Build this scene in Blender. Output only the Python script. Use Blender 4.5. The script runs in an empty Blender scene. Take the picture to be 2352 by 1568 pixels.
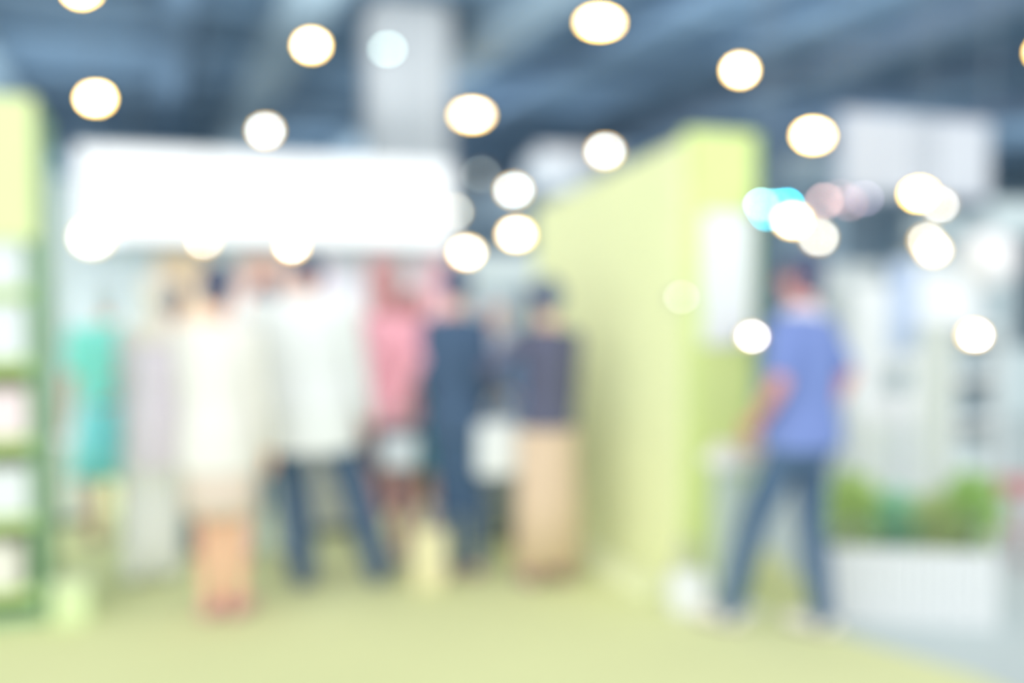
import bpy, bmesh, math, random
from mathutils import Vector, Matrix
random.seed(7)
S = bpy.context.scene
COL = S.collection

# ------------------------------------------------------------------ camera, world, exposure
F_PX = 2352 * 35.0 / 36.0
PITCH = math.radians(2.354)
EYE = 1.5
cd = bpy.data.cameras.new('camera'); cam = bpy.data.objects.new('camera', cd); COL.objects.link(cam)
cam.location = (0, 0, EYE)
cam.rotation_euler = (math.radians(90) - PITCH, 0, 0)
cd.lens = 35; cd.sensor_width = 36; cd.clip_start = 0.05; cd.clip_end = 300
cd.dof.use_dof = True
cd.dof.focus_distance = 0.60           # the photograph is focused far in front of everything
cd.dof.aperture_fstop = 1.50
cd.dof.aperture_blades = 0
cd.dof.aperture_ratio = 0.92
S.camera = cam
S.view_settings.view_transform = 'Standard'; S.view_settings.look = 'None'
S.view_settings.gamma = 1; S.view_settings.use_curve_mapping = False
S.view_settings.exposure = 0.0
S.cycles.use_adaptive_sampling = False
S.cycles.use_denoising = True
S.cycles.max_bounces = 5; S.cycles.diffuse_bounces = 3
S.cycles.sample_clamp_indirect = 4
S.cycles.caustics_reflective = False; S.cycles.caustics_refractive = False
W = bpy.data.worlds.new('hall_light'); S.world = W; W.use_nodes = True
nt = W.node_tree; bg = nt.nodes['Background']
# soft light of the open hall: brighter at the horizon, dimmer overhead
tc = nt.nodes.new('ShaderNodeTexCoord'); sx = nt.nodes.new('ShaderNodeSeparateXYZ')
rp = nt.nodes.new('ShaderNodeValToRGB')
nt.links.new(tc.outputs['Generated'], sx.inputs[0]); nt.links.new(sx.outputs['Z'], rp.inputs[0])
nt.links.new(rp.outputs[0], bg.inputs[0])
rp.color_ramp.elements[0].position = 0.0; rp.color_ramp.elements[0].color = (0.92, 0.97, 1.0, 1)
rp.color_ramp.elements[1].position = 0.9; rp.color_ramp.elements[1].color = (0.55, 0.55, 0.54, 1)
# added fill: world light raised behind the camera to brighten facing surfaces
fr = nt.nodes.new('ShaderNodeMapRange'); fr.inputs[1].default_value = 0.25; fr.inputs[2].default_value = -1.0
fr.inputs[3].default_value = 1.15; fr.inputs[4].default_value = 2.75
dp = nt.nodes.new('ShaderNodeVectorMath'); dp.operation = 'DOT_PRODUCT'; dp.inputs[1].default_value = (0.36, 0.93, 0)
nt.links.new(tc.outputs['Generated'], dp.inputs[0]); nt.links.new(dp.outputs['Value'], fr.inputs[0]); nt.links.new(fr.outputs[0], bg.inputs[1])
# added unseen fill lights that brighten the roof deck from below
for i, (ux, uy) in enumerate(((-6, 15), (2, 15), (10, 15), (-2, 24), (8, 24), (18, 24), (-6, 33), (6, 33), (18, 33), (-4, 40), (7, 40), (18, 40), (27, 24), (28, 36))):
    ld = bpy.data.lights.new('roof_fill', 'AREA'); ld.shape = 'RECTANGLE'; ld.size = 5; ld.size_y = 5; ld.energy = 170; ld.color = (0.92, 0.97, 1.0)
    lo = bpy.data.objects.new('roof_fill', ld); COL.objects.link(lo); lo.rotation_euler = (math.pi, 0, 0)
    lo.location = (ux * math.cos(0.347) - uy * math.sin(0.347), ux * math.sin(0.347) + uy * math.cos(0.347), 4.6)

# ------------------------------------------------------------------ helpers
A = math.radians(19.9)                 # the hall grid is turned this much against the view
AX = Vector((math.cos(A), math.sin(A), 0)); DX = Vector((-math.sin(A), math.cos(A), 0))

def at(px, py, Y):
    """point seen at a pixel of the photograph at depth Y metres"""
    a = (px - 1176) / F_PX; b = -(py - 784) / F_PX
    r = Vector((a, math.cos(PITCH) + b * math.sin(PITCH), -math.sin(PITCH) + b * math.cos(PITCH)))
    return Vector((0, 0, EYE)) + r * (Y / r.y)
def ground(px, py, z=0.0):
    a = (px - 1176) / F_PX; b = -(py - 784) / F_PX
    r = Vector((a, math.cos(PITCH) + b * math.sin(PITCH), -math.sin(PITCH) + b * math.cos(PITCH)))
    return Vector((0, 0, EYE)) + r * ((z - EYE) / r.z)

def lin(c): return tuple((v / 255 / 12.92) if v / 255 <= 0.04045 else ((v / 255 + 0.055) / 1.055) ** 2.4 for v in c)
MATS = {}
def mat(rgb, rough=0.75, var=0.06, scale=6.0, spec=0.2, metal=0.0, key=None):
    k = key or (rgb, rough, var, scale, spec, metal)
    if k in MATS: return MATS[k]
    m = bpy.data.materials.new('surface'); m.use_nodes = True
    n = m.node_tree; p = n.nodes['Principled BSDF']
    c = lin(rgb)
    no = n.nodes.new('ShaderNodeTexNoise'); no.inputs['Scale'].default_value = scale; no.inputs['Detail'].default_value = 3
    tcn = n.nodes.new('ShaderNodeTexCoord'); n.links.new(tcn.outputs['Object'], no.inputs['Vector'])
    mx = n.nodes.new('ShaderNodeMix'); mx.data_type = 'RGBA'
    mx.inputs[6].default_value = (*[max(0, v * (1 - var)) for v in c], 1)
    mx.inputs[7].default_value = (*[min(1, v * (1 + var)) for v in c], 1)
    n.links.new(no.outputs[0], mx.inputs[0]); n.links.new(mx.outputs[2], p.inputs['Base Color'])
    p.inputs['Roughness'].default_value = rough
    p.inputs['Specular IOR Level'].default_value = spec
    p.inputs['Metallic'].default_value = metal
    MATS[k] = m
    return m
def glow(rgb, strength, base=(230, 230, 230)):
    k = ('glow', rgb, strength)
    if k in MATS: return MATS[k]
    m = bpy.data.materials.new('glow'); m.use_nodes = True
    p = m.node_tree.nodes['Principled BSDF']
    p.inputs['Base Color'].default_value = (*[v * 0.3 for v in lin(base)], 1)
    p.inputs['Emission Color'].default_value = (*rgb, 1)
    p.inputs['Emission Strength'].default_value = strength
    p.inputs['Specular IOR Level'].default_value = 0.0
    MATS[k] = m
    return m

def obj(name, bm, m=None, parent=None, smooth=False):
    me = bpy.data.meshes.new(name)
    if isinstance(bm, bmesh.types.BMesh):
        bmesh.ops.recalc_face_normals(bm, faces=bm.faces)
        bm.to_mesh(me); bm.free()
    else: me = bm
    if smooth:
        for p in me.polygons: p.use_smooth = True
    o = bpy.data.objects.new(name, me); COL.objects.link(o)
    if m:
        me.materials.clear(); me.materials.append(m)
    if parent: o.parent = parent
    return o
def tag(o, label, cat, group=None, kind=None):
    o['label'] = label; o['category'] = cat
    if group: o['group'] = group
    if kind: o['kind'] = kind
    return o
def thing(name, label, cat, loc=(0, 0, 0), rz=0.0, group=None):
    o = bpy.data.objects.new(name, None); COL.objects.link(o)
    o.location = loc; o.rotation_euler = (0, 0, rz); o.empty_display_size = 0.1
    return tag(o, label, cat, group)
def struct(name, bm, m, label=None, loc=(0,0,0), rz=0.0):
    o = obj(name, bm, m); o['kind'] = 'structure'; o.location = loc; o.rotation_euler = (0, 0, rz)
    if label: o['label'] = label
    return o
def box(bm, x0, x1, y0, y1, z0, z1, bevel=0.0):
    vs = [bm.verts.new(p) for p in ((x0,y0,z0),(x1,y0,z0),(x1,y1,z0),(x0,y1,z0),(x0,y0,z1),(x1,y0,z1),(x1,y1,z1),(x0,y1,z1))]
    fs = [bm.faces.new([vs[i] for i in f]) for f in ((0,3,2,1),(4,5,6,7),(0,1,5,4),(1,2,6,5),(2,3,7,6),(3,0,4,7))]
    if bevel > 0:
        es = list({e for f in fs for e in f.edges})
        bmesh.ops.bevel(bm, geom=es, offset=bevel, segments=2, affect='EDGES')
    return bm
def B(*a, **k): return box(bmesh.new(), *a, **k)
def ring_loft(bm, rings):
    """rings: list of lists of points, closed caps"""
    n = len(rings[0]); V = [[bm.verts.new(p) for p in r] for r in rings]
    for i in range(len(V) - 1):
        for j in range(n):
            bm.faces.new((V[i][j], V[i][(j+1) % n], V[i+1][(j+1) % n], V[i+1][j]))
    bm.faces.new(V[0][::-1]); bm.faces.new(V[-1])
def ellring(cx, cy, z, rx, ry, n=20, tilt=0.0):
    return [Vector((cx + rx * math.cos(2*math.pi*k/n), cy + ry * math.sin(2*math.pi*k/n), z + tilt * math.sin(2*math.pi*k/n))) for k in range(n)]
def tube(bm, p0, p1, r0, r1, n=12):
    p0 = Vector(p0); p1 = Vector(p1); d = (p1 - p0)
    if d.length < 1e-6: return
    d.normalize(); u = d.orthogonal().normalized(); v = d.cross(u)
    ring_loft(bm, [[p + (u * math.cos(2*math.pi*k/n) + v * math.sin(2*math.pi*k/n)) * r for k in range(n)] for p, r in ((p0, r0), (p1, r1))])
def ball(bm, c, rx, ry=None, rz=None, n=14, rot=None):
    ry = ry or rx; rz = rz or rx
    M = Matrix.Translation(Vector(c)) @ (rot.to_4x4() if rot else Matrix.Identity(4)) @ Matrix.Diagonal((rx, ry, rz, 1))
    bmesh.ops.create_uvsphere(bm, u_segments=n, v_segments=max(8, n * 2 // 3), radius=1, matrix=M)
def chain(bm, pts, rs, n=12):
    for i in range(len(pts) - 1): tube(bm, pts[i], pts[i+1], rs[i], rs[i+1], n)
    for p, r in zip(pts, rs): ball(bm, p, r, n=n)
def lathe(bm, prof, n=24, cx=0, cy=0):
    ring_loft(bm, [ellring(cx, cy, z, r, r, n) for r, z in prof])
DG = None
def melt(bm, voxel, smooth_it=4):
    """weld overlapping closed shapes into one continuous smooth surface"""
    bmesh.ops.recalc_face_normals(bm, faces=bm.faces)
    me = bpy.data.meshes.new('m'); bm.to_mesh(me); bm.free()
    o = bpy.data.objects.new('m', me); COL.objects.link(o)
    r = o.modifiers.new('r', 'REMESH'); r.mode = 'VOXEL'; r.voxel_size = voxel; r.use_smooth_shade = True
    s = o.modifiers.new('s', 'SMOOTH'); s.iterations = smooth_it; s.factor = 0.5
    dg = bpy.context.evaluated_depsgraph_get(); dg.update()
    out = bpy.data.meshes.new_from_object(o.evaluated_get(dg))
    bpy.data.objects.remove(o); bpy.data.meshes.remove(me)
    for p in out.polygons: p.use_smooth = True
    return out

# ------------------------------------------------------------------ the hall
CEIL = 7.0
LIME = (243, 247, 196); LIME_DEEP = (196, 222, 140)
WHITE = (236, 240, 240)
def poly(pts, z0, z1):
    bm = bmesh.new(); ring_loft(bm, [[Vector((p[0], p[1], z0)) for p in pts], [Vector((p[0], p[1], z1)) for p in pts]])
    return bm
struct('floor', B(-30, 30, -6, 50, -0.2, 0), mat((202, 215, 216), 0.55, 0.05, 1.5), 'pale blue grey aisle floor of the hall')
# ceiling slab and walls on the turned grid
def hall(bm_name, bm, m, label=None): return struct(bm_name, bm, m, label, (0, 0, 0), A)
hall('ceiling', B(-14, 36, 11, 46, CEIL, CEIL + 0.3), mat((116, 142, 164), 0.9, 0.30, 0.35), 'dark blue grey ceiling deck of the hall')
hall('wall_back', B(-14, 36, 44, 44.3, 0, CEIL), mat((206, 224, 234), 0.9, 0.15, 0.4), 'blue grey far wall of the hall')
hall('wall_left', B(-14.3, -14, 11, 44, 0, CEIL), mat((150, 172, 186), 0.9, 0.1, 0.4))
hall('wall_right', B(36, 36.3, 11, 44, 0, CEIL), mat((150, 172, 186), 0.9, 0.1, 0.4))
k = 0
for x, w, h, c in ((-8.5, 0.5, 0.6, (150, 168, 186)), (-3.4, 0.9, 0.5, (146, 170, 186)), (0.5, 0.5, 0.5, (120, 146, 170)), (2.6, 0.9, 0.5, (160, 180, 192)),
                   (6.4, 0.9, 0.5, (164, 186, 202)), (8.6, 0.4, 0.5, (112, 138, 164)), (11.2, 0.5, 0.5, (112, 138, 162)),
                   (14.0, 0.7, 0.5, (130, 150, 172)), (17.5, 0.5, 0.5, (112, 134, 158)), (22, 0.8, 0.5, (124, 144, 168))):
    k += 1
    hall('trim_%d' % k, B(x - w/2, x + w/2, 11, 43.95, CEIL - h, CEIL - 0.003), mat(c, 0.9, 0.1), 'long roof girder running away under the ceiling')
for y in range(13, 43, 3):
    k += 1
    hall('trim_%d' % k, B(-13.9, 35.9, y, y + 0.22, CEIL - 0.25, CEIL - 0.002), mat((126, 152, 174), 0.9, 0.1), 'thin cross beam under the ceiling')
# round-cornered pale pillar
p = at(935, 300, 18.8)
bm = bmesh.new(); box(bm, -0.75, 0.75, -0.5, 0.5, 0, CEIL - 0.004, bevel=0.12)
struct('pillar', bm, mat((226, 226, 226), 0.7, 0.03), 'pale grey square pillar rising behind the white lightbox sign', (p.x, p.y, 0), A)

# carpet (measured on the ground from its outline)
outline = [ground(-500, 1640), ground(2420, 1640), ground(2240, 1558), ground(1910, 1456), ground(1880, 1380), ground(1700, 1200), ground(1400, 1030), ground(1000, 985), ground(300, 985), ground(-500, 1200)]
c = poly([(p.x, p.y) for p in outline], 0.001, 0.012)
tag(obj('carpet', c, mat((229, 234, 180), 0.95, 0.07, 1.2, 0.05)), 'yellow green lime carpet covering the floor under the visitors', 'carpet')

# ------------------------------------------------------------------ lamps
def lamp(px, py, wpx, hpx, Y, power, label, core=(0.93, 0.98, 1.0), warm=1.0, arm=None, group='pendant lamps under the hall ceiling'):
    """wpx/hpx: lens size as it measures across the photograph without the blur"""
    p = at(px, py, Y); s = Y / F_PX
    rx = wpx * s / 2; rz = max(hpx * s / 2, 0.01)
    t = thing('spot_lamp' if arm else 'pendant_lamp', label, 'lamp', (p.x, p.y, p.z), 0, 'spot lamps on arms' if arm else group)
    top = CEIL - p.z
    def disc(rx, rz, y0, y1, n=20):
        bm = bmesh.new()
        ring_loft(bm, [[Vector((rx * math.cos(2*math.pi*k/n), y, rz * math.sin(2*math.pi*k/n))) for k in range(n)] for y in (y0, y1)])
        return bm
    rw = 6.5 * s; ox, oz = rx + rw, rz + rw
    bm = disc(ox, oz, 0.03, 0.16); o = obj('housing', bm, mat((120, 130, 140), 0.5, 0.03), t)
    # added amber glowing ring round the lens, stands for colour fringing
    bm = bmesh.new(); n = 20
    ri = [[Vector(((rx + (ox - rx) * f) * math.cos(2*math.pi*k/n), y, (rz + (oz - rz) * f) * math.sin(2*math.pi*k/n))) for k in range(n)] for f, y in ((0.02, 0.03), (0.02, -0.005), (1, -0.005), (1, 0.03))]
    V = [[bm.verts.new(q) for q in r] for r in ri]
    for i in range(4):
        for j in range(n): bm.faces.new((V[i][j], V[i][(j+1) % n], V[(i+1) % 4][(j+1) % n], V[(i+1) % 4][j]))
    area = math.pi * 50 * 47 / (math.pi * wpx * hpx / 4)      # blur disc over lens
    obj('fringe_ring', bm, glow((1.0, 0.60, 0.09), max(0.01, (power * warm * 1.6) * area * wpx * hpx / ((wpx + 13) * (hpx + 13) - wpx * hpx))), t)
    obj('lens', disc(rx, rz, -0.003, 0.03), glow(core, power * area), t)
    bm = bmesh.new()
    if arm:
        tube(bm, (0, 0.155, 0), (0, arm, 0), 0.008, 0.008, 8); obj('arm', bm, mat((150, 160, 165)), t)
    else:
        tube(bm, (0, 0.09, oz * 0.9), (0, 0.09, top), 0.006, 0.006, 8); obj('cable', bm, mat((110, 125, 140)), t)
    return t
B1 = dict(core=(0.35, 0.72, 1.0), warm=0.75)
lamp(187, -22, 22, 12, 13.0, 1.9, 'bright pendant lamp cut by the top edge at the left corner')
lamp(715, 104, 15, 10, 15.6, 1.2, 'pendant lamp high above the white lightbox, left of the pillar')
lamp(1378, 51, 44, 12, 14.4, 2.3, 'widest and brightest pendant lamp at the top of the hall')
lamp(1700, 161, 12, 10, 17.0, 1.1, 'pendant lamp high above the lime slatted wall')
lamp(219, 226, 20, 11, 19.0, 1.8, 'bright pendant lamp above the left end of the lightbox')
lamp(1084, 264, 34, 11, 21.0, 1.25, 'wide pendant lamp just right of the grey pillar')
lamp(609, 300, 10, 9, 23.0, 0.62, 'dimmer pendant lamp at the top edge of the lightbox', **B1)
lamp(1390, 347, 12, 9, 25.0, 0.62, 'pale blue pendant lamp left of the lime wall top', **B1)
lamp(1868, 311, 26, 11, 22.0, 2.0, 'bright pendant lamp beside the hanging lavender sign')
lamp(1180, 437, 11, 9, 21.0, 0.58, 'pale blue pendant lamp, topmost of the three beside the lightbox end', **B1)
lamp(1186, 538, 18, 10, 20.0, 0.8, 'white pendant lamp, middle of the three beside the lightbox end')
lamp(1072, 580, 14, 10, 20.0, 0.62, 'pendant lamp, lowest of the three beside the lightbox end')
lamp(1040, 486, 9, 9, 19.0, 0.35, 'faint pendant lamp half hidden by the lightbox end', core=(0.7, 0.95, 1.0), warm=0.5)
lamp(1105, 400, 9, 9, 24.0, 0.07, 'very faint far pendant lamp right of the lightbox top corner', core=(0.7, 0.95, 1.0), warm=0.3)
lamp(2113, 445, 18, 10, 8.4, 1.7, 'bright pendant lamp below the lavender sign')
lamp(2158, 470, 9, 9, 8.6, 0.33, 'faint lamp tucked beside the bright one under the lavender sign', core=(0.85, 0.93, 1.0), warm=0.4)
lamp(2130, 553, 9, 9, 8.2, 0.42, 'upper of the two overlapping lamps near the white globe', core=(0.8, 0.95, 1.0), warm=0.6)
lamp(2144, 574, 12, 9, 7.9, 0.5, 'lower of the two overlapping lamps near the white globe', warm=0.6)
lamp(1822, 507, 18, 10, 15.0, 1.3, 'white lamp touching the cyan lights beside the lime wall', warm=0.7)
lamp(1880, 545, 9, 9, 17.0, 0.42, 'faint lamp between the two white ones above the man in blue', core=(0.8, 0.95, 1.0), warm=0.6)
lamp(1920, 625, 12, 10, 14.5, 0.95, 'white lamp just above the head of the man in blue', warm=0.8)
lamp(670, 566, 10, 9, 7.6, 0.5, 'small lamp hanging before the lower edge of the lightbox, near its middle', warm=0.8)
lamp(467, 555, 9, 9, 7.5, 0.22, 'faint lamp hanging before the lower edge of the lightbox, left of its middle', warm=0.8)
lamp(210, 545, 46, 40, 7.4, 2.0, 'big round glaring lamp at the lower left corner of the lightbox', warm=0.15)
lamp(890, 113, 14, 12, 17.5, 0.30, 'faint greenish lamp at the left edge of the grey pillar', core=(0.75, 1.0, 0.95), warm=0.0)
lamp(2398, 120, 12, 10, 16.0, 1.2, 'pendant lamp just entering the picture at the right edge')
lamp(1565, 682, 9, 9, 4.72, 0.10, 'very faint small spot lamp before the near end of the lime slats', core=(0.9, 1.0, 0.95), warm=0.1, arm=0.20)
lamp(1728, 773, 10, 10, 4.78, 0.6, 'warm white spot lamp on an arm beside the tall white poster', core=(1, 0.93, 0.93), warm=0.2, arm=0.27)
lamp(2240, 770, 10, 10, 5.97, 1.1, 'white spot lamp in front of the white shelving at the right', core=(1, 0.99, 0.97), warm=0.3, arm=0.64)
for i, (px, py, c, pw, lb) in enumerate((
        (1748, 470, (0.38, 0.95, 1.0), 0.6, 'palest cyan light, first from the lime wall'),
        (1778, 472, (0.16, 0.88, 1.0), 0.45, 'cyan light in the middle of the three in a row'),
        (1806, 470, (0.02, 0.72, 1.0), 0.9, 'deepest cyan light, farthest from the lime wall'),
        (1762, 492, (0.02, 0.70, 1.0), 0.6, 'cyan light hanging lowest beneath the other three'),
        (1893, 462, (1.0, 0.60, 0.52), 0.30, 'pinkish light nearest to the cyan lights'),
        (1930, 450, (1.0, 0.62, 0.62), 0.14, 'dim rosy light in the middle of the pink row'),
        (1950, 466, (1.0, 0.60, 0.60), 0.12, 'dim rosy light, lowest of the pink row'),
        (1985, 456, (0.85, 0.75, 1.0), 0.13, 'dim lilac light at the far end of the pink row'))):
    lamp(px, py, 9, 9, (4.92 if i < 4 else 12.0) + 0.05 * i, pw, lb, core=c, warm=0.0, group='coloured spot lights of the far booth')

# ------------------------------------------------------------------ hanging signs
def sign(px0, py0, px1, py1, Y, name, label, face, frame_m, depth=0.12):
    """light box hung on cables; corners given at depth Y of its left edge"""
    a = at(px0, py0, Y); ah = at(px0, py1, Y)
    # walk right along the grid axis until it projects to px1
    w = 0.5
    while True:
        q = a + AX * w
        if 1176 + (q.x / q.y) * F_PX >= px1: break
        w += 0.01
    t = thing(name, label, 'sign', (a.x, a.y, ah.z), A)
    h = a.z - ah.z
    obj('case', B(0, w, 0.02, depth, 0, h, bevel=0.01), frame_m, t)
    obj('face', B(0.03, w - 0.03, 0.0, 0.03, 0.03, h - 0.03), face, t)
    for x in (0.15 * w, 0.85 * w):
        bm = bmesh.new(); tube(bm, (x, 0.06, h - 0.01), (x, 0.06, CEIL - ah.z), 0.008, 0.008, 8)
        obj('cable', bm, mat((110, 125, 140)), t)
    return t
sg = sign(170, 326, 1042, 556, 8.0, 'lightbox_sign', 'long white glowing lightbox hanging above the crowd', glow((0.93, 0.965, 0.975), 1.3), mat((190, 200, 205)))
sign(1938, 250, 2268, 446, 9.0, 'hanging_sign', 'pale lavender rectangular sign hanging at the upper right', mat((210, 213, 220), 0.6, 0.08, 1.5), mat((186, 196, 214)))

ld = bpy.data.lights.new('booth_fill', 'AREA'); ld.shape = 'RECTANGLE'; ld.size = 2.6; ld.size_y = 0.12; ld.energy = 45; ld.color = (0.93, 0.97, 1.0)  # added fill light that brightens the booth wall, no lamp modelled
lo = bpy.data.objects.new('booth_fill', ld); COL.objects.link(lo)
lo.location = at(600, 690, 7.9) + Vector((0, 0, 0.48)); lo.rotation_euler = (math.radians(-14), 0, A)
# ------------------------------------------------------------------ booth behind the crowd
p = at(150, 690, 8.3)
def booth_local(px, Y): return at(px, 690, Y)
bw = B(-0.3, 3.1, 0, 0.08, 0, 2.30); o = obj('booth_back_wall', bw, mat((214, 226, 234), 0.8, 0.03)); o.location = (p.x, p.y, 0.013); o.rotation_euler = (0, 0, A)
tag(o, 'pale blue white booth wall behind the crowd under the lightbox', 'wall panel')
for (px, w, h, z, c, lb) in ((420, 0.42, 0.62, 1.62, (246, 218, 190), 'peach poster on the booth wall, first from the left'),
                             (605, 0.40, 0.60, 1.60, (248, 202, 190), 'salmon poster on the booth wall above the man in white'),
                             (765, 0.34, 0.60, 1.62, (240, 232, 246), 'lavender white poster on the booth wall, third from the left'),
                             (880, 0.34, 0.66, 1.60, (248, 200, 208), 'light pink poster on the booth wall above the woman in pink'),
                             (1000, 0.34, 0.62, 1.60, (246, 196, 208), 'rose pink poster at the right end of the booth wall')):
    Yp = 8.25
    q = at(px, 690, Yp); d = (q - Vector((p.x, p.y, q.z))).dot(AX)
    base = Vector((p.x, p.y, 0)) + AX * d
    # find the spot on the wall that shows at this pixel
    for _ in range(6):
        cur = 1176 + base.x / base.y * F_PX; base = base + AX * ((px - cur) / F_PX * base.y)
    t = thing('poster', lb, 'poster', (base.x, base.y, z), A, 'colour posters on the booth wall')
    obj('sheet', B(-w/2, w/2, -0.02, -0.008, -h/2, h/2), mat(c, 0.6, 0.05, 3), t)
    obj('frame', (lambda bm: (box(bm, -w/2-.015, w/2+.015, -0.025, -0.001, h/2, h/2+.015), box(bm, -w/2-.015, w/2+.015, -0.025, -0.001, -h/2-.015, -h/2), box(bm, -w/2-.015, -w/2, -0.025, -0.001, -h/2, h/2), box(bm, w/2, w/2+.015, -0.025, -0.001, -h/2, h/2), bm)[-1])(bmesh.new()), mat((225, 228, 232)), t)

def counter(px, Y, w, h, d, label, c=(240, 244, 244), top=(246, 248, 248)):
    q = at(px, 690, Y)
    t = thing('display_counter', label, 'counter', (q.x, q.y, 0.013), A, None)
    obj('cabinet', B(-w/2 + 0.02, w/2 - 0.02, 0.02, d - 0.02, 0.06, h - 0.03, bevel=0.008), mat(c, 0.6, 0.03), t)
    obj('plinth', B(-w/2 + 0.05, w/2 - 0.05, 0.05, d - 0.05, 0, 0.06), mat((120, 134, 140)), t)  # dark grey puts the floor shadow under the counter into the colour
    obj('top', B(-w/2, w/2, 0, d, h - 0.03, h, bevel=0.006), mat(top, 0.5, 0.02), t)
    return t
counter(165, 6.5, 0.34, 0.55, 0.4, 'low white display counter beside the lime rack')
counter(775, 6.25, 0.36, 0.80, 0.4, 'white display counter behind the legs of the man in white')
counter(1175, 7.0, 0.34, 0.82, 0.4, 'white display counter behind the visitor in the lilac headscarf')
def cloth_table(px, Y, w, h, d, label, c):
    q = at(px, 690, Y)
    t = thing('display_table', label, 'table', (q.x, q.y, 0.013), A)
    obj('tabletop', B(-w/2, w/2, 0, d, h - 0.03, h), mat(c), t)
    bm = bmesh.new(); n = 80; rings = []
    for z in (0.02, h - 0.02, h + 0.006):
        r = []
        for k in range(n):
            u = k / n * 4; s_, f = int(u), u - int(u)
            P = [(-w/2, 0), (w/2, 0), (w/2, d), (-w/2, d)]
            a0, a1 = P[s_], P[(s_ + 1) % 4]
            wv = 0.012 * math.sin(k * 1.7) * (1 - z / h) 
            nx, ny = [(0, -1), (1, 0), (0, 1), (-1, 0)][s_]
            r.append(Vector((a0[0] + (a1[0] - a0[0]) * f + nx * (0.012 + wv), a0[1] + (a1[1] - a0[1]) * f + ny * (0.012 + wv), z)))
        rings.append(r)
    ring_loft(bm, rings); obj('tablecloth', bm, mat(c, 0.9, 0.06), t, True)
    return t
cloth_table(520, 6.9, 0.75, 0.85, 0.5, 'table with a slate blue cloth behind the women in cream', (96, 120, 142))
cloth_table(975, 7.05, 0.55, 0.85, 0.5, 'table with a dark navy cloth behind the man in navy', (82, 104, 130))

# ------------------------------------------------------------------ lime display rack at the left edge
c0 = at(88, 690, 4.55)                                   # its front right edge
rk = thing('display_rack', 'tall lime green display rack with open shelves at the left edge', 'rack', (c0.x, c0.y, 0.013), A)
RW, RD, RH = 0.75, 0.72, 2.40
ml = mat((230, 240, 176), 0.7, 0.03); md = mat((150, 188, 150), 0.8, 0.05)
obj('side_panel', B(-0.04, 0, 0, RD, 0, RH, bevel=0.004), md, rk)  # visible side: its shade is put into the darker green
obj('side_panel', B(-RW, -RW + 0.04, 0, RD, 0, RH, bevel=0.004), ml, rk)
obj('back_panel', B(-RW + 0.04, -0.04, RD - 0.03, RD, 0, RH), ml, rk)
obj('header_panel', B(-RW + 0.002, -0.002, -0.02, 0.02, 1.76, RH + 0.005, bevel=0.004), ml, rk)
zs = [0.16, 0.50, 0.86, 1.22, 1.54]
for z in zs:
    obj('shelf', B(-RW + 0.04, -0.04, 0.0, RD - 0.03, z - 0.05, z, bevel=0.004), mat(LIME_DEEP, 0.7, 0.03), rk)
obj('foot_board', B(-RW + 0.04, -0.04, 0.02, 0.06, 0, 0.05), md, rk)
for i, (z, h, c, lb) in enumerate(((0.16, 0.19, (240, 236, 226), 'cream carton on the lowest shelf of the lime rack'),
                               (0.50, 0.20, WHITE, 'white carton on the second shelf from the floor of the lime rack'),
                               (0.86, 0.20, (250, 232, 232), 'pale pink carton on the middle shelf of the lime rack'),
                               (1.22, 0.24, WHITE, 'white carton on the second shelf from the top of the lime rack'),
                               (1.54, 0.20, WHITE, 'white carton on the top shelf of the lime rack'))):
    x1 = -0.055 - (0.04 if i == 0 else 0)
    q = Vector((c0.x, c0.y, 0)) + AX * (x1 - 0.1) + DX * 0.12
    t = thing('product_carton', lb, 'carton', (q.x, q.y, 0.014 + z), A, 'cartons on the lime rack')
    obj('body', B(-0.12, 0.1, -0.1, 0.12, 0, h, bevel=0.006), mat(c, 0.6, 0.02), t)
    obj('lid', B(-0.123, 0.103, -0.103, 0.123, h, h + 0.02, bevel=0.004), mat(c, 0.5, 0.02), t)
q = at(152, 690, 4.60)
t = thing('display_cube', 'small pale lime cube standing at the foot of the lime rack', 'cube', (q.x, q.y, 0.013), A)
obj('body', B(-0.08, 0.08, -0.09, 0.09, 0, 0.17, bevel=0.006), mat((226, 242, 190)), t)
obj('top', B(-0.085, 0.085, -0.095, 0.095, 0.17, 0.185, bevel=0.003), mat((236, 246, 205)), t)
q = at(134, 690, 6.95)
t = thing('banner_post', 'slim pale grey display post standing behind the lime rack', 'post', (q.x, q.y, 0.013), A)
obj('panel', B(-0.06, 0.06, -0.02, 0.02, 0.02, 2.35, bevel=0.004), mat((206, 218, 220)), t)
obj('base', B(-0.10, 0.10, -0.12, 0.12, 0, 0.02), mat((150, 165, 165)), t)

# ------------------------------------------------------------------ lime slatted wall
n0 = ground(1572, 1384); n1 = ground(1236, 1212)          # base line, near end to far end
L = (n1 - n0).length; dirw = (n1 - n0).normalized(); rzw = math.atan2(dirw.y, dirw.x)
wl = thing('slatted_wall', 'tall lime green wall of upright slats beside the crowd', 'partition', (n0.x, n0.y, 0.013), rzw)
bm = bmesh.new(); NS = 26
for i in range(NS):
    x0 = L * i / NS; hh = 2.27 - 0.20 * i / NS
    box(bm, x0 + 0.004, x0 + L / NS - 0.004, 0.0, 0.035, 0.0, hh, bevel=0.004)
obj('slats', bm, mat(LIME, 0.75, 0.05, 2.0), wl)
obj('backing', B(0, L, -0.06, 0.0, 0, 2.08), mat((220, 234, 166)), wl)
obj('plinth', B(0.02, L - 0.02, 0.036, 0.22, 0, 0.09, bevel=0.01), mat((242, 246, 205)), wl)
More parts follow.
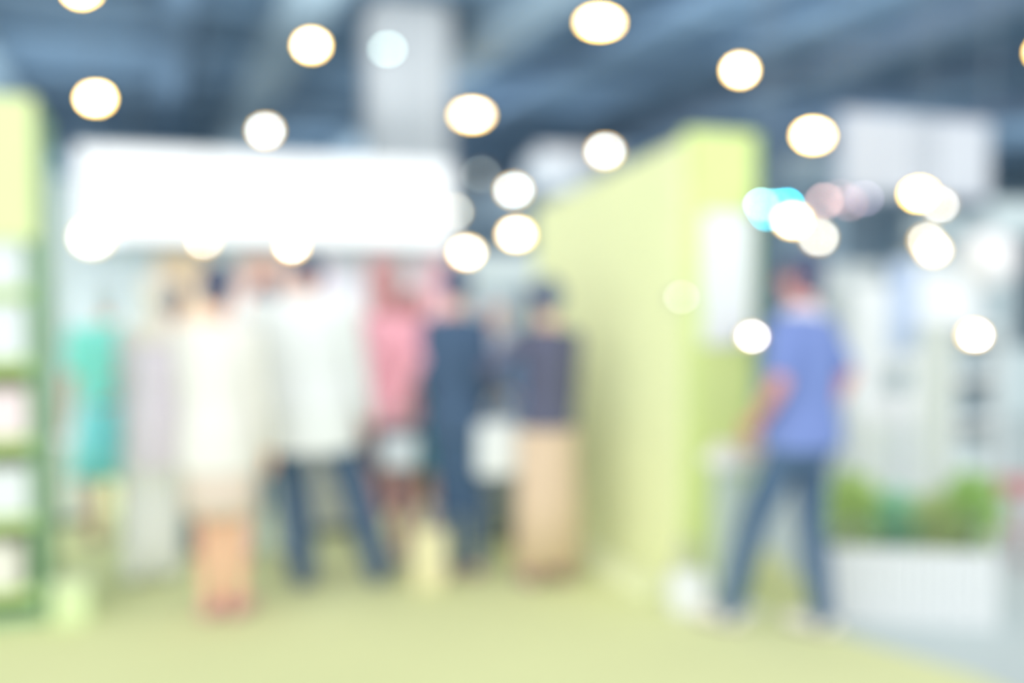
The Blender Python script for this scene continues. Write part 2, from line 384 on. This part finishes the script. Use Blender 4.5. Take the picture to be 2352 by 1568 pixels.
# front return of the booth, facing the aisle
fa = Vector((n0.x, n0.y, 0)) + AX * 0.03 - DX * 0.02
fw = thing('booth_fascia', 'broad lime green end panel holding the white poster', 'panel', (fa.x, fa.y, 0.013), A)
obj('panel', B(-0.02, 0.335, 0.0, 0.10, 0, 2.32, bevel=0.008), mat((226, 240, 160), 0.7, 0.04), fw)
obj('edge_strip', B(0.336, 0.36, 0.0, 0.10, 0, 2.315, bevel=0.004), mat((190, 220, 130)), fw)
q = fa + AX * 0.19
t = thing('poster', 'tall white poster fixed to the lime end panel', 'poster', (q.x, q.y, 1.62), A)
obj('sheet', B(-0.145, 0.125, -0.022, -0.002, -0.34, 0.30), mat((242, 245, 246), 0.5, 0.02), t)
obj('hanging_rail', B(-0.15, 0.13, -0.026, -0.001, 0.30, 0.315), mat((220, 228, 232)), t)
# brochure stand before the panel
q = at(1684, 690, 4.73)
t = thing('brochure_stand', 'slim white brochure stand in front of the lime end panel', 'stand', (q.x, q.y, 0.013), A)
obj('base', B(-0.12, 0.12, -0.10, 0.09, 0, 0.02, bevel=0.004), mat((236, 240, 240)), t)
obj('column', B(-0.085, 0.085, -0.01, 0.03, 0.02, 0.72), mat((212, 226, 218)), t)
bm = B(-0.13, 0.12, -0.10, 0.04, 0.70, 0.76, bevel=0.006); obj('tray', bm, mat((246, 246, 240)), t)
for dx, c, lb in ((-0.05, (246, 240, 230), 'cream leaflet pile on the brochure stand'), (0.06, (250, 206, 176), 'orange leaflet pile on the brochure stand')):
    o = obj('leaflet_pile', B(dx - 0.045, dx + 0.045, -0.085, 0.025, 0.0, 0.05, bevel=0.002), mat(c)); o.location = (q.x, q.y, 0.774); o.rotation_euler = (0, 0, A); tag(o, lb, 'leaflets')

def bag(px, py_bot, Y, w, h, d, c, label, name='shopping_bag', floor=True, rz=0.2, hc=None, held=None):
    q = at(px, py_bot, Y); zz = 0.013 if floor else q.z
    if held:                            # hangs from this person's hand
        who, hp = held; v = Vector(hp) * who['s']; v.rotate(Matrix.Rotation(who.rotation_euler.z, 3, 'Z')); q = who.location + v; zz = q.z - h - 0.135
    t = thing(name, label, 'bag', (q.x, q.y, zz), rz)
    bm = bmesh.new()
    ring_loft(bm, [[Vector((sx * w/2 * f, sy * d/2 * g, z)) for sx, sy in ((-1,-1),(1,-1),(1,1),(-1,1))] for f, g, z in ((.92,1,0),(.97,1,h*.15),(1,.95,h*.6),(1,.75,h))])
    bmesh.ops.bevel(bm, geom=[e for e in bm.edges], offset=min(w, d) * 0.08, segments=2, affect='EDGES')
    obj('body', bm, mat(c, 0.7, 0.04), t, False)
    for s in (-1, 1):
        bm = bmesh.new(); pts = [Vector((w * 0.25 * math.cos(a), s * d * 0.32, h - 0.02 + 0.16 * math.sin(a))) for a in [math.pi * k / 10 for k in range(11)]]
        chain(bm, pts, [0.006] * 11, 8); obj('handle', bm, mat(hc or (205, 205, 200)), t, True)
    return t
bag(1580, 1350, 4.70, 0.17, 0.20, 0.12, (248, 250, 250), 'white paper bag on the carpet at the foot of the lime wall')
bag(984, 1350, 5.12, 0.17, 0.30, 0.10, (238, 230, 186), 'cream yellow paper bag standing on the carpet by the navy visitor')

# ------------------------------------------------------------------ planter with a low picket front
q = ground(1905, 1425); q2 = Vector((q.x, q.y, 0)); PROT = math.radians(-10)
pl = thing('planter', 'low white ribbed planter beside the man in blue', 'planter', (q2.x, q2.y, 0.0), PROT)
PWD, PH = 0.74, 0.36
obj('trough', (lambda bm: (box(bm, 0.0, PWD, 0.02, 0.04, 0.0, PH - .02), box(bm, 0, PWD, 0.46, 0.48, 0, PH - .02), box(bm, 0, 0.02, 0.04, 0.46, 0, PH - .02), box(bm, PWD - 0.02, PWD, 0.04, 0.46, 0, PH - .02), bm)[-1])(bmesh.new()), mat((240, 244, 244)), pl)
bm = bmesh.new(); n = 17
for i in range(n):
    x = PWD * (i + 0.5) / n; w = 0.032 / 2
    ring_loft(bm, [[Vector((x + sx * w * f, y, z)) for sx, y in ((-1, 0.0), (1, 0.0), (1, 0.019), (-1, 0.019))] for f, z in ((1, 0), (1, PH - 0.03), (0.3, PH))])
obj('pickets', bm, mat((234, 236, 236), 0.6, 0.02), pl)
obj('soil', B(0.02, PWD - 0.02, 0.04, 0.46, 0.22, 0.28), mat((120, 128, 96), 1, 0.3, 30), pl)
def shrub(px, Yoff, h, r, c, label, name='shrub', x=None):
    base = q2 + Vector((math.cos(PROT), math.sin(PROT), 0)) * x + Vector((-math.sin(PROT), math.cos(PROT), 0)) * Yoff
    t = thing(name, label, 'plant', (base.x, base.y, 0.281), random.random() * 6)
    bm = bmesh.new()
    for i in range(5):
        a = i * 1.3; chain(bm, [Vector((0, 0, 0)), Vector((math.cos(a) * r * .3, math.sin(a) * r * .3, h * .45)), Vector((math.cos(a) * r * .6, math.sin(a) * r * .6, h * .8))], [.006, .005, .003], 6)
    obj('stem', bm, mat((110, 128, 80)), t)
    bm = bmesh.new(); rng = random.Random(int(x * 1000))
    for i in range(330):
        u = Vector((rng.gauss(0, 1), rng.gauss(0, 1), rng.gauss(0, 1))).normalized() * (rng.random() ** 0.35)
        c_ = Vector((u.x * r, u.y * r, h * 0.55 + u.z * h * 0.45))
        d = (u + Vector((0, 0, 0.5))).normalized(); s_ = d.orthogonal().normalized(); s_.rotate(Matrix.Rotation(rng.random() * 6, 3, d))
        ln = 0.05 + rng.random() * 0.03; wd = 0.016; nn = d.cross(s_)
        vs = [bm.verts.new(c_ + k) for k in (Vector(), s_ * wd + d * ln * .45 + nn * .003, d * ln, -s_ * wd + d * ln * .45 + nn * .003)]
        bm.faces.new(vs)
    obj('leaves', bm, mat(c, 0.7, 0.25, 20), t)
shrub(0, 0.24, 0.36, 0.11, (204, 230, 150), 'light green shrub in the planter nearest the man in blue', x=0.13)
shrub(0, 0.26, 0.27, 0.11, (166, 222, 190), 'blue green shrub in the planter, second from the man', x=0.33)
shrub(0, 0.22, 0.27, 0.10, (200, 216, 156), 'low olive shrub in the planter, third from the man', x=0.50)
shrub(0, 0.24, 0.38, 0.11, (180, 216, 134), 'tallest green shrub in the planter, farthest from the man', x=0.68)

# ------------------------------------------------------------------ white booth at the right
q = at(1985, 690, 7.6)
q = at(1985, 690, 7.6)
t = thing('exhibition_stand', 'white exhibition stand wall behind the planter', 'stand', (q.x, q.y, 0.0), A)
obj('wall_panel', B(-0.10, 1.1, 0, 0.06, 0, 1.62, bevel=0.01), mat((250, 253, 253)), t)
obj('wall_panel', B(0.30, 1.1, -0.04, 0.0, 0.35, 1.72, bevel=0.01), mat((252, 254, 254)), t)
obj('counter_front', B(-0.10, 0.8, -0.42, -0.05, 0, 0.62, bevel=0.02), mat((248, 252, 252)), t)
obj('dark_vent', B(0.22, 0.38, -0.060, -0.041, 0.80, 0.98), mat((150, 172, 178)), t)
t = thing('banner', 'pale blue upright banner beside the white exhibition stand', 'banner', (at(2075, 690, 6.8).x, 6.8, 0), A)
obj('cloth', B(-0.10, 0.12, 0, 0.015, 1.15, 1.76), mat((196, 212, 240), 0.8), t)
obj('pole', (lambda bm: (tube(bm, (0, 0.03, 0.02), (0, 0.03, 1.80), 0.012, 0.012, 10), bm)[-1])(bmesh.new()), mat((200, 208, 214)), t)
obj('base', B(-0.15, 0.15, -0.12, 0.15, 0, 0.02), mat((190, 200, 206)), t)
# shelving unit
q = at(2195, 690, 6.3)
t = thing('shelving_unit', 'white open shelving unit near the right edge', 'shelf', (q.x, q.y, 0.0), A)
for x in (0, 0.36): obj('side_panel', B(x, x + 0.03, 0, 0.32, 0, 1.35), mat((240, 243, 243)), t)
obj('back_panel', B(0.03, 0.36, 0.30, 0.32, 0, 1.35), mat((214, 226, 226)), t)
for z in (0.05, 0.40, 0.72, 1.0, 1.32): obj('shelf', B(0.03, 0.36, 0, 0.30, z, z + 0.03), mat((236, 240, 240)), t)
for z, c, w, lb in ((1.03, (160, 178, 186), 0.2, 'grey storage box on the upper shelf at the right'), (0.75, (128, 148, 158), 0.22, 'dark grey storage box on the middle shelf at the right'), (0.43, (196, 210, 212), 0.24, 'pale grey storage box on the lower shelf at the right')):
    qq = q + AX * 0.19 + DX * 0.15
    tt = thing('storage_box', lb, 'box', (qq.x, qq.y, z + 0.001), A)
    obj('body', B(-w/2, w/2, -0.1, 0.1, 0, 0.14, bevel=0.006), mat(c), tt); obj('lid', B(-w/2-.004, w/2+.004, -0.104, 0.104, 0.14, 0.16, bevel=0.004), mat(c), tt)
# globe
q = at(2268, 598, 6.6)
t = thing('globe_lantern', 'big pale white paper globe hanging at the right', 'lantern', (q.x, q.y, q.z), 0)
bm = bmesh.new(); ball(bm, (0, 0, 0), 0.19, n=32); obj('shade', bm, mat((250, 246, 246), 0.8, 0.03), t, True)
bm = bmesh.new(); tube(bm, (0, 0, 0.18), (0, 0, CEIL - q.z), 0.005, 0.005, 8); obj('cable', bm, mat((150, 160, 170)), t)
bm = bmesh.new(); lathe(bm, [(0.03, 0.185), (0.03, 0.21), (0.01, 0.22)], 16); obj('cap', bm, mat((190, 190, 190)), t)
# red stool
q = ground(2348, 1290)
t = thing('stool', 'dusty red stool cut by the right edge', 'stool', (q.x, q.y, 0.0), 0.3)
bm = bmesh.new(); lathe(bm, [(0.14, 0.40), (0.15, 0.42), (0.15, 0.46), (0.13, 0.48)], 24); obj('seat', bm, mat((206, 150, 150)), t, True)
for i in range(4):
    a = math.pi / 4 + i * math.pi / 2; bm = bmesh.new(); chain(bm, [Vector((math.cos(a) * .10, math.sin(a) * .10, .41)), Vector((math.cos(a) * .14, math.sin(a) * .14, .012))], [.014, .012], 10); obj('leg', bm, mat((196, 130, 130)), t, True)
bm = bmesh.new(); pts = [Vector((math.cos(a) * .125, math.sin(a) * .125, .18)) for a in [k * math.pi / 8 for k in range(17)]]; chain(bm, pts, [.007] * 17, 8); obj('foot_ring', bm, mat((196, 130, 130)), t, True)

# far booths across the hall
def far_booth(px0, px1, pytop, pybot, Y, c, label, hc=None):
    a = at(px0, 690, Y); w = (px1 - px0) / F_PX * Y; zt = at(px0, pytop, Y).z; zb = max(0, at(px0, pybot, Y).z)
    t = thing('far_booth', label, 'booth', (a.x, a.y, 0), A * 0.5)
    obj('back_wall', B(0, w, 0.5, 0.6, 0, zt - 0.02), mat(c), t)
    obj('side_wall', B(-0.001, 0.08, -1.2, 0.499, 0, zt - 0.4), mat(c), t)
    obj('header', B(-0.02, w + 0.02, -1.25, -1.15, zt - 0.42, zt, bevel=0.01), mat(hc or c), t)
    obj('post', B(w - 0.08, w, -1.149, -1.07, 0, zt - 0.42), mat(c), t)
    obj('table', B(0.15 * w, 0.85 * w, -0.9, -0.3, 0, 0.85), mat(hc or c), t)
    return t
far_booth(1215, 1400, 352, 760, 27, (226, 230, 232), 'far grey booth seen behind the lime slatted wall', (238, 236, 236))
far_booth(1060, 1215, 590, 800, 15, (214, 226, 228), 'grey booth seen between the lightbox end and the lime wall', (224, 234, 234))
far_booth(1750, 1985, 372, 760, 24, (176, 198, 212), 'far slate booth behind the cyan lights', (190, 208, 218))
far_booth(1935, 2090, 600, 800, 12, (214, 220, 220), 'pale booth behind the man in blue', (206, 214, 216))
far_booth(2140, 2420, 480, 800, 14, (196, 210, 214), 'grey booth at the right behind the white globe', (206, 218, 220))

# ------------------------------------------------------------------ people
SKIN = (238, 190, 168)
def person(px, Y, label, H=1.70, rot=0.0, top=None, bottom=None, hair=('short', (70, 80, 105)), shoes=(230, 225, 220),
           feet=((-0.10, 0.0), (0.10, 0.0)), hands=((-0.26, 0.03, 0.80), (0.26, 0.03, 0.80)), bulk=1.0, skin=SKIN, lean=0.0, head=(0, 0), z0=0.013, vox=0.0065, knees=0.03, elb=0.75):
    """local +Y is the way the person faces; sizes in metres for a height of 1.75, then scaled"""
    s = H / 1.75
    q = at(px, 690, Y)
    t = thing('person', label, 'person', (q.x, q.y, z0), rot, 'visitors in the hall')
    def P(x, y, z):   # lean the upper body about the hips
        if z > 0.93: y = y + (z - 0.93) * lean
        return Vector((x, y, z)) * s
    sh = [P(sx * 0.178 * bulk, 0, 1.41) for sx in (-1, 1)]
    hip = [P(sx * 0.088 * bulk, 0, 0.90) for sx in (-1, 1)]
    ank = [Vector((f[0], f[1], 0.085)) * s for f in feet]
    knee = [(hip[i] + ank[i]) / 2 + Vector((0, knees, 0.02)) * s for i in (0, 1)]
    wrist = [Vector(h) * s for h in hands]
    elbow = []
    for i, sx in enumerate((-1, 1)):
        m = (sh[i] + wrist[i]) / 2; L1 = 0.29 * s; half = (wrist[i] - sh[i]).length / 2
        off = math.sqrt(max(0.0, L1 * L1 - half * half))
        d = Vector((sx * elb, -0.6, -0.1)); ax = (wrist[i] - sh[i]).normalized(); d = (d - ax * d.dot(ax)).normalized()
        elbow.append(m + d * off)
    def torso(bm, rows, add=0.0):
        rows = [(z, max(rx, (.088 * bulk + .100) / bulk) if add and z < 1.0 else rx, ry, cy) for z, rx, ry, cy in rows]
        ring_loft(bm, [[Vector((v.x, v.y, v.z)) for v in ellring(P(0, 0, z).x, P(0, cy, z).y, z * s, (rx * bulk + add) * s, (ry * bulk + add) * s, 24)] for z, rx, ry, cy in rows])
    # --- body
    bm = bmesh.new()
    torso(bm, [(.82,.11,.09,0),(.92,.155,.112,-.005),(1.07,.132,.09,0),(1.27,.158,.108,.005),(1.38,.165,.095,0),(1.445,.10,.07,-.005),(1.48,.055,.055,0)])
    hc = P(head[0], 0.012 + head[1], 1.635 - (head[2] if len(head) > 2 else 0))
    chain(bm, [P(0, -0.01, 1.44), P(head[0] * .5, -0.002 + head[1] * .5, 1.54)], [.056*s, .052*s])
    ball(bm, hc + Vector((0, 0, .015)) * s, .073*s, .092*s, .098*s, n=20)
    ball(bm, hc + Vector((0, .03, -.055)) * s, .052*s, .058*s, .058*s, n=16)
    chain(bm, [hc + Vector((0, .088, .01)) * s, hc + Vector((0, .108, -.025)) * s], [.009*s, .013*s])
    for sx in (-1, 1): ball(bm, hc + Vector((sx * .076, -.002, -.008)) * s, .010*s, .018*s, .030*s, n=10)
    for i, sx in enumerate((-1, 1)):
        chain(bm, [sh[i], (sh[i] + elbow[i]) / 2, elbow[i], (elbow[i] * .65 + wrist[i] * .35), wrist[i]], [.045*s, .043*s, .038*s, .038*s, .026*s])
        chain(bm, [hip[i], (hip[i] * .5 + knee[i] * .5), knee[i], knee[i] * .65 + ank[i] * .35, ank[i]], [.086*s, .074*s, .054*s, .056*s, .036*s])
        chain(bm, [ank[i] + Vector((0, -.02, -.045)) * s, ank[i] + Vector((0, .09, -.05)) * s, ank[i] + Vector((0, .15, -.06)) * s], [.034*s, .034*s, .022*s])
        # hand: palm, four unequal fingers and a thumb, slightly curled
        d = (wrist[i] - elbow[i]).normalized(); fwd = Vector((0, 1, 0)); sd = (fwd - d * fwd.dot(d)).normalized(); nrm = d.cross(sd).normalized()
        if nrm.x * -sx < 0: nrm = -nrm            # palm turned to the body
        w0 = wrist[i]
        for k in range(4):
            off = sd * (0.030 - 0.020 * k) * s
            ln = (0.072, 0.080, 0.074, 0.058)[k] * s
            kn = w0 + d * 0.088 * s + off
            chain(bm, [w0 + off * .5 + d * .01 * s, kn], [.016*s, .0135*s], 8)
            p1 = kn + d * ln * .45 + nrm * .006 * s; p2 = p1 + (d * .8 + nrm * .55).normalized() * ln * .32; p3 = p2 + (d * .5 + nrm * .85).normalized() * ln * .26
            chain(bm, [kn, p1, p2, p3], [.0105*s, .0095*s, .009*s, .0082*s], 8)
        tb = w0 + d * .025 * s + sd * .028 * s
        chain(bm, [w0 + d * .01 * s + sd * .015 * s, tb + (sd * .6 + d * .8 + nrm * .3).normalized() * .03 * s, tb + (sd * .5 + d + nrm * .5).normalized() * .062 * s], [.015*s, .0115*s, .009*s], 8)
    body = obj('body', melt(bm, vox * s, 3), mat(skin, 0.65, 0.04), t)
    # --- face
    for sx in (-1, 1):
        bm = bmesh.new(); ball(bm, hc + Vector((sx * .030, .083, .012)) * s, .011*s, .007*s, .006*s, n=10); obj('eye', bm, mat((70, 60, 62), 0.3), t, True)
        bm = bmesh.new(); chain(bm, [hc + Vector((sx * .018, .089, .030)) * s, hc + Vector((sx * .045, .079, .032)) * s], [.004*s, .003*s], 6); obj('eyebrow', bm, mat((84, 78, 84)), t, True)
    bm = bmesh.new(); ball(bm, hc + Vector((0, .083, -.058)) * s, .022*s, .010*s, .007*s, n=12); obj('mouth', bm, mat((214, 140, 132)), t, True)
    # --- hair
    kind, hcol = hair; bm = bmesh.new()
    if kind in ('short', 'long', 'bun'):
        ball(bm, hc + Vector((0, -.014, .030)) * s, .086*s, .098*s, .098*s, n=20)
        ball(bm, hc + Vector((0, -.040, -.02)) * s, .074*s, .066*s, .070*s, n=16)
    if kind == 'long':
        ring_loft(bm, [ellring(hc.x, hc.y - .045*s, hc.z + dz * s, a_*s, b_*s, 16) for dz, a_, b_ in ((.03,.08,.05),(-.10,.088,.045),(-.22,.08,.035),(-.30,.05,.02))])
    if kind == 'bun': ball(bm, hc + Vector((0, -.115, .05)) * s, .04*s)
    if kind == 'scarf':
        ball(bm, hc + Vector((0, -.022, .012)) * s, .094*s, .100*s, .118*s, n=20)
        ring_loft(bm, [ellring(hc.x * .5, (hc.y - .02 * s) * (1 if dz > -.1 else .6), hc.z + dz * s, a_*s, b_*s, 20) for dz, a_, b_ in ((.0,.088,.085),(-.09,.075,.075),(-.16,.11,.10),(-.27,.17,.13))])
    obj('headscarf' if kind == 'scarf' else 'hair', melt(bm, .009 * s, 3), mat(hcol, 0.8, 0.1), t)
    # --- top
    if top:
        zb, slv = top['to'], top.get('sleeve', 'long'); fl = top.get('flare', 0.0)
        rows = [(zb, .182 + fl, .136 + fl, 0)]
        for z, rx, ry in ((.78, .184 + fl*.9, .137 + fl*.8), (.93, .184 + fl * .7, .136 + fl*.7), (1.08, .160 + fl*.4, .116 + fl*.4), (1.27, .172, .122), (1.38, .182, .110), (1.425, .150, .095), (1.455, .105, .078), (1.475, .066, .066)):
            if z > zb + .03: rows.append((z, rx, ry, 0))
        bm = bmesh.new(); torso(bm, rows, 0.004)
        for i in (0, 1):
            if slv == 'long': chain(bm, [sh[i] - Vector((sh[i].x * .03, 0, .006 * s)), elbow[i], wrist[i] - (wrist[i] - elbow[i]).normalized() * .015], [.062*s*bulk**.3, .052*s, .040*s])
            elif slv == 'short': chain(bm, [sh[i] - Vector((sh[i].x * .03, 0, .006 * s)), sh[i] * .25 + elbow[i] * .75], [.062*s*bulk**.3, .056*s])
        topo = obj(top.get('name', 'shirt'), melt(bm, .010 * s, 4), mat(top['c'], 0.85, 0.05, 8), t)
        if top.get('collar'):
            bm = bmesh.new(); ring_loft(bm, [ellring(0, P(0, 0, z).y, z * s, r * s, r * s, 20) for z, r in ((1.435, .112), (1.47, .094), (1.505, .070), (1.51, .060), (1.455, .058))])
            obj('collar', bm, mat(top['collar']), topo, True)
    # --- bottom
    if bottom:
        bm = bmesh.new()
        if bottom[0] == 'trousers':
            torso(bm, [(.79,.125,.100,0),(.84,.140,.112,0),(.92,.162,.120,-.003),(1.0,.152,.110,0),(1.03,.146,.104,0)], .004)
            w = bottom[3] if len(bottom) > 3 else 1.0
            for i in (0, 1):
                chain(bm, [hip[i], (hip[i] + knee[i]) / 2, knee[i], knee[i] * .5 + ank[i] * .5, ank[i] + Vector((0, 0, -.02)) * s], [.086*s, .084*s*w, .070*s*w, .066*s*w, .056*s*w])
            obj('trousers', melt(bm, .010 * s, 4), mat(bottom[1], 0.85, 0.06, 8), t)
        else:
            ln = bottom[2]; fl = bottom[3] if len(bottom) > 3 else .04
            n = 48; rings = []
            for z in (ln, (ln + .9) / 2, .90, 1.0, 1.04):
                f = max(0, (.92 - z) / max(.92 - ln, .01))
                rings.append([Vector((v.x + (hip[0].x + hip[1].x) / 2, v.y, v.z)) for v in [Vector((((.088 * bulk + .093 if z < .95 else .148 * bulk) + fl * f + .006 * f * math.sin(k * 1.57)) * s * math.cos(2*math.pi*k/n) + f * (ank[0].x + ank[1].x) * .4 * (1 - ln), ((max(.112 * bulk, .104) if z < .95 else .104 * bulk) + fl * f + .006 * f * math.sin(k * 1.57)) * s * math.sin(2*math.pi*k/n), z * s)) for k in range(n)]])
            ring_loft(bm, rings); obj('skirt', bm, mat(bottom[1], 0.85, 0.06, 8), t, True)
    # --- shoes
    for i in (0, 1):
        bm = bmesh.new(); a = ank[i]
        chain(bm, [a + Vector((0, -.03, -.045)) * s, a + Vector((0, .08, -.045)) * s, a + Vector((0, .16, -.055)) * s], [.042*s, .044*s, .034*s])
        me = melt(bm, .008 * s, 3)
        for v in me.vertices: v.co.z = max(v.co.z, 0.001)
        so = obj('shoe', me, mat(shoes, 0.6, 0.04), t)
        bm = bmesh.new(); n = 20
        ring_loft(bm, [[a + Vector((.046 * math.cos(2*math.pi*k/n), .066 + .132 * math.sin(2*math.pi*k/n), 0)) * s + Vector((0, 0, z - a.z)) for k in range(n)] for z in (0.0, 0.014 * s)])
        obj('sole', bm, mat((150, 146, 142)), so)
    t['s'] = s
    return t
NAVY = (84, 106, 134)
R = math.radians
# far to near
TURQ = person(246, 6.1, 'person in a turquoise top and bright cyan skirt beside the white counter', 1.60, R(30), dict(c=(150, 250, 242), to=.98, sleeve='short'), ('skirt', (150, 240, 255), .45, .06), ('short', (214, 226, 232)), (150, 110, 110), bulk=1.12, hands=((-.26, .03, .82), (.12, -.20, 1.16)))
person(352, 5.25, 'person in cream headscarf, lavender tunic and wide white trousers', 1.62, R(15), dict(c=(240, 230, 242), to=.66, flare=.01, name='tunic'), ('trousers', (252, 253, 248), 0, 1.3), ('scarf', (244, 236, 224)), (190, 205, 210), feet=((-.12, 0), (.05, .04)), hands=((-.15, .12, .84), (.17, .10, .84)), bulk=.84)
person(398, 5.78, 'person in off white top and grey teal trousers behind the cream jacket', 1.58, R(-15), dict(c=(236, 234, 230), to=.80), ('trousers', (128, 152, 164)), ('short', (88, 96, 118)), (110, 125, 130))
person(610, 5.75, 'person in beige top and pale blue trousers beside the man in white', 1.60, R(5), dict(c=(222, 208, 196), to=.80), ('trousers', (204, 220, 226), 0, 1.2), ('short', (92, 96, 116)), (160, 175, 190))
person(950, 6.0, 'person in teal top and blue skirt behind the pink blouse', 1.55, R(-20), dict(c=(118, 176, 200), to=.90), ('skirt', (108, 186, 212), .52, .03), ('long', (190, 130, 132)), (120, 130, 150), hands=((-.24, .10, .82), (.24, .12, .82)))
person(1140, 6.2, 'person in pale lilac headscarf and blue top between two dark jackets', 1.48, R(180), dict(c=(130, 164, 216), to=.62, flare=.03, name='tunic'), ('skirt', (160, 170, 180), .10, .06), ('scarf', (206, 212, 236)), (120, 130, 150))
PINK = person(888, 5.55, 'person in pink blouse and short grey skirt with bare legs', 1.68, R(-12), dict(c=(255, 184, 198), to=.84, flare=.01, name='blouse'), ('skirt', (150, 142, 158), .60, .0), ('long', (196, 140, 140)), (236, 232, 226), feet=((-.07, 0), (.07, .03)), hands=((-.22, .06, .82), (.13, -.12, .98)), elb=.35, skin=(226, 176, 172))
person(1048, 5.30, 'slim person dressed all in dark navy beside the pink blouse', 1.68, R(-8), dict(c=(76, 98, 126), to=.80, name='jacket'), ('trousers', (76, 100, 130)), ('short', (80, 96, 124)), (196, 160, 158), feet=((-.05, 0), (.10, .05)), hands=((-.15, .20, .92), (.15, .20, .92)), bulk=.80, elb=0.12)
PLUM = person(1258, 5.20, 'person in plum grey jacket and long beige skirt by the lime wall', 1.60, R(20), dict(c=(100, 102, 124), to=.90, name='jacket'), ('skirt', (226, 200, 174), .12, .03), ('short', (96, 110, 136)), (200, 165, 160), bulk=.86, hands=((-.23, .12, 1.12), (.17, .12, .82)))
person(696, 5.15, 'man in loose white shirt and navy trousers at the middle of the crowd', 1.80, R(0), dict(c=(240, 243, 242), to=.70, flare=.03), ('trousers', NAVY, 0, 1.25), ('short', (84, 92, 116)), (90, 108, 134), feet=((-.01, 0), (.36, .06)), hands=((-.28, .18, .88), (.30, .12, .84)), bulk=1.28, head=(0, .10, .07))
person(500, 4.62, 'woman in cream jacket and beige skirt with bare legs, nearest of the crowd', 1.65, R(-10), dict(c=(236, 233, 224), to=.74, flare=.02, name='jacket'), ('skirt', (234, 216, 204), .52, .0), ('bun', (92, 98, 122)), (222, 168, 166), feet=((-.06, 0), (.06, .04)), hands=((-.21, .12, .84), (.20, .12, .84)), skin=(250, 196, 166))
person(1845, 4.45, 'man in blue shirt and slate trousers standing beside the lime panel', 1.70, R(50), dict(c=(126, 146, 204), to=.86, sleeve='short', collar=(236, 236, 246)), ('trousers', (86, 110, 138)), ('short', (84, 92, 118)), (238, 232, 222),
       feet=((-.16, .27), (.03, -.10)), hands=((-.22, .12, .98), (.27, .04, .92)), bulk=1.24, skin=(226, 160, 150), head=(0.01, 0))

# bags carried in the crowd
bag(0, 0, 5, 0.24, 0.28, 0.10, (240, 244, 244), 'white carrier bag held beside the beige skirt', floor=False, rz=0.3, held=(PLUM, (-.24, .17, 1.07)))
bag(0, 0, 5, 0.19, 0.16, 0.09, (206, 214, 220), 'small pale grey handbag between the pink blouse and the navy jacket', 'handbag', floor=False, rz=0.1, held=(PINK, (.14, -.21, .93)))
bag(0, 0, 5, 0.26, 0.40, 0.12, (150, 240, 255), 'bright cyan tote bag carried beside the cyan skirt', 'tote_bag', floor=False, rz=0.5, hc=(110, 200, 230), held=(TURQ, (.10, -.27, 1.10)))
